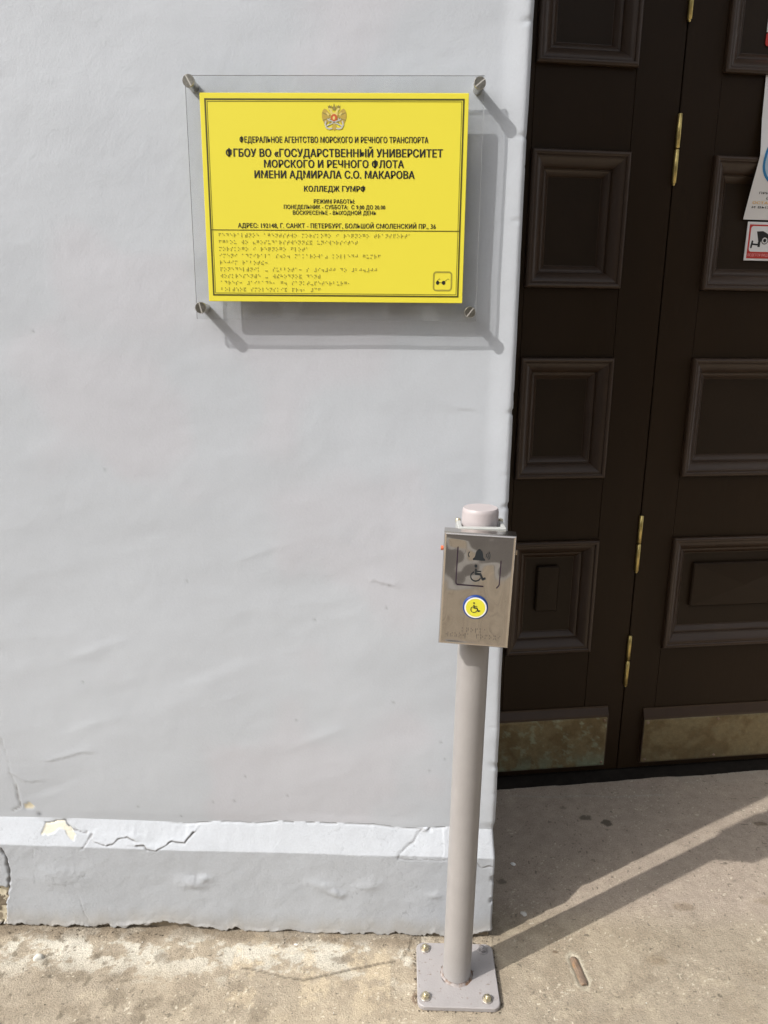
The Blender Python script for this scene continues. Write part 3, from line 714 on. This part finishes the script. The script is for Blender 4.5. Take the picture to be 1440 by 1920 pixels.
# ================================================================ SIGN
sign = thing('information_sign','yellow information board with black Russian lettering on a clear acrylic backing with four screws','sign',(.2005,-.02,1.18))
SO=Vector(sign.location)
def sgn(x,z): return (x-SO.x, z-SO.z)
def slz(*a): return a
class SMB(MB):
    """mesh builder taking world positions, stored relative to the sign"""
    def build(s,name,mats,parent=None,recalc=True):
        s.v=[(x-SO.x,y-SO.y,z-SO.z) for x,y,z in s.v]
        return MB.build(s,name,mats,parent,recalc=recalc)
mb=SMB(); x0,x1,z0,z1=-.0215,.4222,1.1815,1.5312; ya,yb=-.0210,-.0248
mb.add([(x0,yb,z0),(x1,yb,z0),(x1,yb,z1),(x0,yb,z1)],[(0,1,2,3)],0); mb.add([(x0,ya,z0),(x1,ya,z0),(x1,ya,z1),(x0,ya,z1)],[(3,2,1,0)],0)
for q in (((x0,z0),(x1,z0)),((x1,z0),(x1,z1)),((x1,z1),(x0,z1)),((x0,z1),(x0,z0))):
    (a,b_),(c,d)=q; mb.add([(a,ya,b_),(c,ya,d),(c,yb,d),(a,yb,b_)],[(0,1,2,3)],1)
mb.build('acrylic_backing',['acrylic','acrylic_edge'],sign,recalc=False)
yp=-.0281
mb=SMB(); mb.box(.0002,.3998,yp,-.0250,1.2090,1.5068,bev=.0004); panel=mb.build('yellow_panel','yellow',sign)
yt=yp-.00025
mb=SMB(); frame_poly(mb,.0070,.3936,1.2175,1.4992,.0024,yt); frame_poly(mb,.0108,.3898,1.2213,1.4954,.0007,yt)
mb.build('printed_border','olive',panel,recalc=False)
mb=SMB(); stroke(mb,[(.0085,1.3152),(.3925,1.3152)],.0012,yt-.00008); mb.build('dividing_line','olive',panel,recalc=False)
def sl(body,xa,xb,za,zb,bold=.02):
    t=lettering('lettering',body,xa-SO.x,xb-SO.x,za-SO.z,zb-SO.z,yt-SO.y-.0001,'black',panel,bold)
sl('ФЕДЕРАЛЬНОЕ АГЕНТСТВО МОРСКОГО И РЕЧНОГО ТРАНСПОРТА',.0580,.3411,1.4390,1.4462+.0012)
sl('ФГБОУ ВО «ГОСУДАРСТВЕННЫЙ УНИВЕРСИТЕТ',.0366,.3630,1.4195,1.4306,.03)
sl('МОРСКОГО И РЕЧНОГО ФЛОТА',.0940,.3049,1.4045,1.4152,.03)
sl('ИМЕНИ АДМИРАЛА С.О. МАКАРОВА',.0790,.3212,1.3896,1.4004,.03)
sl('КОЛЛЕДЖ ГУМРФ',.1540,.2473,1.3710,1.3790,.03)
sl('РЕЖИМ РАБОТЫ:',.1684,.2311,1.3541,1.3600)
sl('ПОНЕДЕЛЬНИК - СУББОТА:  С 9.00 ДО 20.00',.1224,.2775,1.3461,1.3520)
sl('ВОСКРЕСЕНЬЕ - ВЫХОДНОЙ ДЕНЬ',.1361,.2637,1.3379,1.3438)
sl('АДРЕС: 192148, Г. САНКТ - ПЕТЕРБУРГ, БОЛЬШОЙ СМОЛЕНСКИЙ ПР., 36',.0508,.3553,1.3186,1.3254)
mb=SMB()
rows=['федеральное агентство морского и речного транспорта','фгбоу во «государственный университет','морского и речного флота','имени адмирала с.о. макарова» колледж гумрф','режим работы:',
 'понедельник - суббота: с #I.#JJ до #BJ.#JJ','воскресенье - выходной день','адрес: #AIBADH, г. санкт-петербург,','большой смоленский пр., #CF']
for i,t in enumerate(rows): braille(mb,t,.0205+.0001*i,1.3098-.01005*i,.00588,.00215,yt,.00078,.0005)
o=mb.build('braille_dots','braille',panel,recalc=False); o['kind']='stuff'
mb=SMB(); frame_poly(mb,.3529,.3830,1.2268,1.2565,.0024,yt,.0055)
g=mb.build('glasses_symbol_frame','olive2',panel,recalc=False)
mb=SMB(); disc(mb,.3604,1.2394,.0026,yt,0,20,.0030); disc(mb,.3697,1.2394,.0027,yt,0,20,.0031); stroke(mb,[(.3604,1.2397),(.3697,1.2397)],.0006,yt-.0001)
stroke(mb,[(.3590,1.2418),(.3630,1.2452),(.3642,1.2444)],.0005,yt-.0001); stroke(mb,[(.3715,1.2418),(.3765,1.2452),(.3778,1.2444)],.0005,yt-.0001)
mb.build('dark_glasses_symbol','black',panel,recalc=False)
# coat of arms: two-headed eagle, red shield, crossed anchors
ex_,ez_,es=.2004,1.4733,.0365
E2=lambda a,b_:(ex_+a*es,ez_+b_*es)
mb=SMB()
def poly(pts,mi,lay):
    mb.add([(E2(a,b_)[0],yt-.00006*lay,E2(a,b_)[1]) for a,b_ in pts],[tuple(range(len(pts)))],mi)
for s in (-1,1):
    # wing: fan of feathers
    wing=[(s*.10,-.02),(s*.16,.14),(s*.30,.30),(s*.40,.34),(s*.47,.26),(s*.505,.14),(s*.50,.0),(s*.46,-.12),(s*.40,-.24),(s*.30,-.22),(s*.22,-.14)]
    poly(wing,0,1)
    for k in range(7):
        a=R(70-22*k); r0,r1=.14,.50; cx,cz=s*.05,.02
        p0=(cx+s*r0*math.cos(a),cz+r0*math.sin(a)*.75); p1=(cx+s*(r1-.02*k)*math.cos(a)*.98,cz+(r1-.08)*math.sin(a)*.86)
        q=[E2(*p0),E2(*p1)]; stroke(mb,q,.0016,yt-.00014,0 if k%2 else 1)
    poly([(s*.03,.08),(s*.07,.24),(s*.12,.34),(s*.20,.36),(s*.26,.31),(s*.19,.29),(s*.16,.22),(s*.13,.08)],2,3)  # neck and head
    poly([(s*.11,.37),(s*.10,.46),(s*.15,.42),(s*.18,.48),(s*.21,.42),(s*.26,.45),(s*.24,.37)],1,4)            # crown
    poly([(s*.20,.12),(s*.28,.20),(s*.33,.18),(s*.24,.05)],2,3)
poly([(-.07,.30),(-.10,.42),(-.04,.39),(0,.54),(.04,.39),(.10,.42),(.07,.30),(0,.26)],1,5)
poly([(-.12,-.05),(-.10,.14),(0,.20),(.10,.14),(.12,-.05),(.08,-.2),(0,-.30),(-.08,-.2)],2,2)
poly([(-.06,-.25),(-.13,-.42),(-.05,-.44),(0,-.49),(.05,-.44),(.13,-.42),(.06,-.25)],0,3)                      # tail
for s in (-1,1):
    stroke(mb,[E2(-s*.26,-.06),E2(s*.30,-.30)],.0016,yt-.00040,3)                                        # anchor shank
    stroke(mb,[E2(s*.34,-.14),E2(s*.37,-.26),E2(s*.31,-.38),E2(s*.20,-.42),E2(s*.10,-.40)],.0021,yt-.00042,3)  # fluke arc
    stroke(mb,[E2(-s*.22,-.13),E2(-s*.17,-.03)],.0011,yt-.00044,3)
disc(mb,*E2(0,.0),.13*es,yt-.00048,4,20,.135*es); disc(mb,*E2(-.01,-.01),.05*es,yt-.00052,2,10,.07*es)
mb.build('coat_of_arms',['gold','gold2','gold3','silver','crest_red'],panel,recalc=False)
# standoff screws
for (sx,sz,ang) in ((-.0141,1.5215,-62),(.4148,1.5190,38),(-.0126,1.1988,-75),(.4122,1.1952,52)):
    mb=SMB(); mb.lathe([(.0082,-.0335),(.0090,-.0326),(.0090,-.0290),(.0086,-.0250)],28,'y',(sx,0,sz))
    s_=mb.build('screw','steel_screw',sign)
    mb=SMB(); mb.lathe([(.0072,-.0208),(.0072,.004)],24,'y',(sx,0,sz)); mb.build('standoff','steel_screw',s_)
    mb=SMB(); a=R(ang); c_,d_=math.cos(a)*.0082,math.sin(a)*.0082; w1,w2=-math.sin(a)*.0009,math.cos(a)*.0009
    mb.add([(sx-c_+w1,-.03362,sz-d_+w2),(sx+c_+w1,-.03362,sz+d_+w2),(sx+c_-w1,-.03362,sz+d_-w2),(sx-c_-w1,-.03362,sz-d_-w2)],[(0,1,2,3)])
    mb.build('slot','slot',s_,recalc=False)

# ================================================================ CALL POST
post = thing('call_post','grey steel post with polished wheelchair call box, standing by the wall corner','call post',(.4240,-.1100,0))
def rrect(x0,x1,y0,y1,r,seg=8):
    out=[]
    for cx,cy,s in ((x1-r,y0+r,-90),(x1-r,y1-r,0),(x0+r,y1-r,90),(x0+r,y0+r,180)):
        for k in range(seg+1): a=R(s+90*k/seg); out.append((cx+r*math.cos(a),cy+r*math.sin(a)))
    return out
bp=MB(); o_=rrect(-.0735,.0735,-.0705,.0700,.014); i_=rrect(-.0722,.0722,-.0692,.0687,.0130); n=len(o_)
bp.add([(a,b_,.0012) for a,b_ in o_]+[(a,b_,.0078) for a,b_ in o_]+[(a,b_,.0092) for a,b_ in i_],
       [(k,(k+1)%n,(k+1)%n+n,k+n) for k in range(n)]+[(k+n,(k+1)%n+n,(k+1)%n+2*n,k+2*n) for k in range(n)]+[tuple(range(2*n,3*n)),tuple(range(n-1,-1,-1))])
base=bp.build('base_plate','plate',post)
for i,(bx,by) in enumerate(((-.0565,.0540),(.0535,.0540),(-.0590,-.0515),(.0510,-.0530))):
    mb=MB(); mb.lathe([(.0098,.0092),(.0098,.0104),(.0092,.0108)],24,'z',(bx,by,0),0)
    w=mb.build('washer','plate' if i==1 else 'washer',base)
    mb=MB(); mb.lathe([(.0072,.0108),(.0074,.0145),(.0068,.0158)],6,'z',(bx,by,0),0,False,.3+i)
    mb.lathe([(.0042,.0158),(.0042,.0178),(.0034,.0188),(.0012,.0192)],16,'z',(bx,by,0))
    mb.build('bolt','plate' if i==1 else 'zinc',base)
TX=.0088/.9   # lean of the pipe
mb=MB(); mb.lathe([(.0262,.0092),(.0256,.0125),(.0256,.40),(.0256,.872)],48,'z'); 
mb.v=[(x+z*TX,y,z) for x,y,z in mb.v]; mb.build('pipe','post',post)
mb=MB(); mb.lathe([(.030,.0092),(.0275,.0105),(.0262,.0135)],40,'z'); rr=random.Random(8)
mb.v=[(x*(1+rr.uniform(-.03,.03)),y*(1+rr.uniform(-.03,.03)),z) for x,y,z in mb.v]; mb.build('weld','weld',post)
mb=MB(); mb.lathe([(.0282,.846),(.0288,.850),(.0284,.893),(.0277,.8975),(.0262,.8995)],48,'z')
mb.v=[(x+z*TX,y,z) for x,y,z in mb.v]; mb.build('cap','cap',post)
# clamp bracket behind the box
mb=MB(); bx=.0085
mb.box(bx-.0365,bx+.0365,-.0385,-.0295,.735,.8765,bev=.001)
mb.box(bx-.0365,bx-.0300,-.0295,.018,.735,.8765,bev=.001); mb.box(bx+.0300,bx+.0365,-.0295,.018,.735,.8765,bev=.001)
mb.build('clamp','bracket',post)
for s in (-1,1):
    mb=MB(); mb.lathe([(.0040,-.002),(.0042,.003),(.0030,.0045)],12,'z',(bx+s*.0335,.010,.8745)); mb.build('clamp_bolt','zinc',post)
# call box: local frame, face looks along -y
W2,H2=.0538,.0911
Rm=Matrix.Rotation(-.0926,4,'Z')@Matrix.Rotation(.0193,4,'X')@Matrix.Rotation(.0249,4,'Y')
bx_o=bpy.data.objects.new('call_box',None)
def dished(name,parent):
    # one sheet: side walls, small rounded arris, gently wavy front
    r=.0042; dep=.0245
    def ring(inset,y,k=0): return [(-W2+inset,y,-H2+inset),(W2-inset,y,-H2+inset),(W2-inset,y,H2-inset),(-W2+inset,y,H2-inset)]
    mb=MB(); prof=[(0,dep),(0,r)]+[(r-r*math.cos(R(a)),r-r*math.sin(R(a))) for a in (22,45,68,90)]
    for k in range(4):
        j=(k+1)%4; v=[]
        for i_,y_ in prof: q=ring(i_,y_); v+=[q[k],q[j]]
        mb.add(v,[(0,1,3,2)],1,False); mb.add(v[2:],[(2*a,2*a+1,2*a+3,2*a+2) for a in range(len(prof)-2)],1,True)
    mb.add(ring(0,dep),[(0,3,2,1)],1)
    xs=np.linspace(-W2+r,W2-r,41); zs=np.linspace(-H2+r,H2-r,67); X,Z=np.meshgrid(xs,zs,indexing='ij')
    ed=np.minimum.reduce([X-xs[0],xs[-1]-X,Z-zs[0],zs[-1]-Z]); Y=((fbm(X,Z,.045,400,2)-.5)*.0016)*sstep(0,.006,ed)
    n,m=X.shape; idx=lambda i,j:i*m+j
    mb.add(np.stack([X,Y,Z],-1).reshape(-1,3),[(idx(i,j),idx(i+1,j),idx(i+1,j+1),idx(i,j+1)) for i in range(n-1) for j in range(m-1)],0,True)
    return mb.build(name,['steel','steel_edge'],parent)
box=dished('call_box',post); bpy.data.objects.remove(bx_o)
box.matrix_local=Matrix.Translation(Vector((.4248,-.172,.783))-Vector(post.location))@Rm
box['label']='polished steel call box with bell and wheelchair symbols'
yf=-.0013
mb=MB(); stroke(mb,[(-.0320,.0680),(-.0320,.0125),(-.0312,.0100),(-.0290,.0092),(.0092,.0088)],.0017,yf)
stroke(mb,[(.0333,.0504),(.0333,.0145),(.0325,.0115),(.0298,.0080)],.0017,yf); mb.build('frame_lines','purple',box,recalc=False)
mb=MB(); bell=[(-.0090,-.0078),(-.0090,-.0062),(-.0066,-.0040),(-.0056,.0010),(-.0046,.0056),(-.0024,.0076),(-.0012,.0094),(.0012,.0094),(.0024,.0076),(.0046,.0056),(.0056,.0010),(.0066,-.0040),(.0090,-.0062),(.0090,-.0078)]
mb.add([(a+.0004,yf,b_+.0578) for a,b_ in bell],[tuple(range(len(bell)))])
disc(mb,-.0095,.0582,.0068,yf,0,12,r0=.0055,a0=140,a1=220)
for k,(c_,r_) in enumerate(((.0072,.0046),(.0066,.0078),(.0060,.0110))): disc(mb,c_,.0578,r_,yf,0,10,r0=r_-.0011,a0=-34,a1=34)
mb.build('bell_symbol','navy',box,recalc=False)
mb=MB(); wheelchair(mb,-.0012,.0285,.0265,yf); mb.build('wheelchair_symbol','navy',box,recalc=False)
mb=MB(); mb.lathe([(.0192,.001),(.0192,-.0022),(.0182,-.0034),(.0166,-.0034)],48,'y',(0,0,-.0253),caps=False)
bt=mb.build('button_ring','blue',box,recalc=True)
mb=MB(); disc(mb,0,-.0253,.0168,-.0036,0,40); mb.build('button_rim','white',box,recalc=False)
mb=MB(); disc(mb,0,-.0253,.0147,-.0038,0,40); mb.build('button_face','yellow_btn',box,recalc=False)
mb=MB(); wheelchair(mb,-.0012,-.0253,.0170,-.0041); mb.build('wheelchair_symbol','navy',box,recalc=False)
mb=MB(); braille(mb,'кнопка',-.0180,-.0618,.0069,.0024,yf,.0006,.0004); braille(mb,'вызова помощи',-.0420,-.0715,.00665,.0024,yf,.0006,.0004)
o=mb.build('braille_dots','braille_steel',box,recalc=False); o['kind']='stuff'
mb=MB(); mb.lathe([(.0036,-.004),(.0034,0),(.0020,.001)],14,'x',(-W2,.012,.062)); mb.build('indicator_plug','orange',box)
mb=MB(); mb.lathe([(.0020,-.001),(.0034,0),(.0036,.003)],14,'x',(W2,.012,.062)); mb.build('indicator_plug','beige',box)

# ================================================================ NOTICES ON THE DOOR
dm=Matrix.Translation((.572,.495,0))@Matrix.Rotation(ANG,4,'Z')
def on_door(name,label,cat,x,y,z):
    o=thing(name,label,cat); o.matrix_world=dm@Matrix.Translation((x,y,z)); return o
nt_=on_door('paper_notice','white paper notice with blue circle, its lower edge curling off the door','notice',.5225,0,1.42)
def sheet_y(z):  # z above bottom edge
    return np.interp(z,[0,.06,.115,.1265,.14,.20,.297],[.0180,.0020,-.0150,-.0182,-.0172,-.0085,-.0035])
zs=np.concatenate([np.linspace(0,.128,14),np.linspace(.128,.297,10)[1:]])
mb=MB(); v=[]
for z in zs:
    y=float(sheet_y(z))
    for x in (0,.21): v+=[(x,y,z),(x,y+.0006,z)]
f=[]
for i in range(len(zs)-1):
    a=i*4; f+=[(a,a+2,a+6,a+4),(a+1,a+5,a+7,a+3),(a,a+4,a+5,a+1),(a+2,a+3,a+7,a+6)]
f+=[(0,1,3,2)]
mb.add(v,f,0,False); mb.build('paper','paper',nt_)
def bend(o):
    for vv in o.data.vertices: vv.co.y=float(sheet_y(vv.co.z))-.0006+vv.co.y
mb=MB(); disc(mb,.062,.121,.052,0,0,64,.0505,r0=.0465); o=mb.build('printed_circle','print_blue',nt_,recalc=False); bend(o)
mb=MB(); disc(mb,.062,.121,.0463,.0002,0,64,.045,r0=.030); o=mb.build('printed_circle','print_lblue',nt_,recalc=False); bend(o)
for body,x0,x1,z0,z1,mt,bo in (('ПРИ ПЕРВЫХ СИМПТОМАХ',.022,.19,.0525,.0570,'black',.02),('ОРВИ',.042,.075,.0420,.0465,'black',.02),('ОСТАВАЙТЕСЬ ДОМА',.012,.16,.0325,.0375,'print_orange',.05),('И ВЫЗЫВАЙТЕ ВРАЧА',.013,.17,.0235,.0280,'black',.02)):
    o=lettering('lettering',body,x0,x1,z0,z1,0,mt,nt_,bo); bend(o)
cc=on_door('camera_sign','red and white video surveillance plate with a camera symbol, under the paper notice','sign',.5372,.0200,1.3310)
MB().box(0,.125,0,.003,0,.0850,bev=.0006).build('plate','paper',cc)
mb=MB(); mb.box(.0050,.120,-.0006,.0005,.0050,.0790); rp=mb.build('red_field','red',cc)
mb=MB(); pts=rrect(.0085,.1165,.0195,.0755,.006); mb.add([(a,-.0009,b_) for a,b_ in pts],[tuple(range(len(pts)))]); mb.build('white_field','paper',cc,recalc=False)
lettering('lettering','ВЕДЕТСЯ ВИДЕОНАБЛЮДЕНИЕ',.0075,.117,.0095,.0155,-.0009,'pink',cc,.03)
mb=MB(); y=-.0012
mb.add([(a,y,b_) for a,b_ in ((.0235,.0640),(.0390,.0650),(.0500,.0600),(.0620,.0500),(.0590,.0460),(.0440,.0520),(.0390,.0500),(.0360,.0410),(.0300,.0410))],[tuple(range(9))])
mb.add([(a,y,b_) for a,b_ in ((.0290,.0410),(.0350,.0410),(.0350,.0300),(.0290,.0300))],[(0,1,2,3)])
stroke(mb,[(.0160,.0360),(.0320,.0350)],.0035,y-.0001); stroke(mb,[(.0150,.0420),(.0130,.0290)],.0045,y-.0001)
disc(mb,.0455,.0445,.0085,y-.0002,0,24,r0=.0068); disc(mb,.0455,.0445,.0040,y-.0002,0,20)
mb.build('camera_symbol','black',cc,recalc=False)
st=on_door('door_sticker','small white and red sticker on the upper door panel, cut by the photo edge','sticker',.5285,.0225,1.7765)
MB().box(0,.07,0,.0015,.0270,.062,bev=.0004).build('white_part','paper',st); pts=rrect(0,.07,0,.0268,.006)
MB().prism(pts,0,.0015).build('red_part','red',st)

# ================================================================ SMALL THINGS ON THE GROUND
mb=MB(); a,c=Vector((.6512,-.060,0)),Vector((.6590,-.117,0)); d=(c-a).normalized(); nrm=Vector((-d.y,d.x,0))
rr=random.Random(2); pts=[]
for t,w in ((-.5,.6),(0,.95),(.3,1.0),(.6,1.0),(.9,1.05),(1.02,.8)):
    pts.append((a+(c-a)*t if t>=0 else a-d*.002, w))
v=[];f=[]
for p,w in pts:
    for s,h in ((-1,-.001),(-.85,.0022),(-.3,.0034),(.35,.0030),(.85,.0018),(1,-.001)):
        q=p+nrm*s*w*.0072; v.append((q.x,q.y,h+rr.uniform(-.0004,.0004)))
for i in range(len(pts)-1):
    for k in range(5): f.append((i*6+k,i*6+k+1,i*6+7+k,i*6+6+k))
f+=[tuple(range(5,-1,-1)),tuple(range(len(pts)*6-6,len(pts)*6))]
mb.add(v,f); o=mb.build('metal_stub','rust'); tag(o,'rusty brown metal bar end set flush in the sunlit concrete','metal stub')
def blob(name,m,label,cat,x,y,rx,ry,h,seed,seg=14,z=.0):
    rr=random.Random(seed); mb=MB(); v=[]; 
    for ring,(s,hh) in enumerate(((1,0),(.92,.6),(.6,1.0))):
        for k in range(seg):
            an=2*math.pi*k/seg; j=1+.16*math.sin(an*2+seed)+.10*math.sin(an*3+seed*2)+rr.uniform(-.05,.05)
            v.append((rx*s*j*math.cos(an),ry*s*j*math.sin(an),h*hh-.0005))
    v.append((0,0,h)); f=[]
    for r_ in range(2):
        for k in range(seg): f.append((r_*seg+k,r_*seg+(k+1)%seg,(r_+1)*seg+(k+1)%seg,(r_+1)*seg+k))
    f+=[(2*seg+k,2*seg+(k+1)%seg,3*seg) for k in range(seg)]
    mb.add(v,f,0,True); o=mb.build(name,m,None,(x,y,z)); tag(o,label,cat); return o
blob('gum_spot','gum','flat round grey gum spot in the shade right of the wall corner','gum spot',.5741,.0492,.0065,.0062,.0022,3)
o=blob('paint_flake','chip','small white paint flake lying in the shaded doorway near the wall','paint flake',.5733,.1943,.0070,.0042,.0025,5,7); o.rotation_euler.z=-.7
blob('pebble','pebble','rounded pale pebble on the crusty concrete below the wall, at far left','pebble',-.3693,-.0931,.0085,.0075,.0085,7)
blob('paint_flake','chip','tiny white paint chip at the foot of the wall, left of the post','paint flake',.1155,-.045,.0045,.0022,.002,9,7)

# loose grit and crumbs of plaster: packed along the foot of the wall, sparse elsewhere
rg=np.random.RandomState(77); mb=MB()
def crumb(x,y,r,mi,z=.001):
    k=6; v=[]; a0=rg.rand()*6.28
    for ring,(s_,h_) in enumerate(((1,.0),(.8,.75))):
        for j in range(k):
            a=a0+2*math.pi*j/k; q=r*s_*(.75+.5*rg.rand()); v.append((x+q*math.cos(a),y+q*math.sin(a)*.8,z+h_*r*(.7+.5*rg.rand())-.0004))
    f=[(j,(j+1)%k,k+(j+1)%k,k+j) for j in range(k)]+[tuple(range(k,2*k))]
    mb.add(v,f,mi)
for _ in range(420):
    x=-.60+1.09*rg.rand(); y=-.024-abs(rg.randn())*.014
    if x>.345 and y<-.036: continue
    crumb(x,y,.0005+.0014*rg.rand()**3,int(rg.choice([2,2,3])),.0022)
for _ in range(520):
    x=-.55+2.1*rg.rand(); y=-.33+.75*rg.rand()
    if (x<.51 and y>-.03) or (.34<x<.51 and y<-.03) or y>.48+.15*(x-.57): continue
    crumb(x,y,.0005+.0010*rg.rand()**3,int(rg.choice([0,2,2,3,3])),.0010)
for k in range(120):
    t=rg.rand()*4; u=rg.rand()
    x,y=((.3503+u*.147,-.1815) if t<1 else (.3475,-.18+u*.14) if t<2 else (.3503+u*.147,-.038) if t<3 else (.5005,-.18+u*.14))
    crumb(x+rg.randn()*.0012,y+rg.randn()*.0012,.0007+.0012*rg.rand(),int(rg.choice([2,2,3])),.0008)
g=mb.build('grit',['pebble','chip','dirt','gritstone']); g['kind']='stuff'
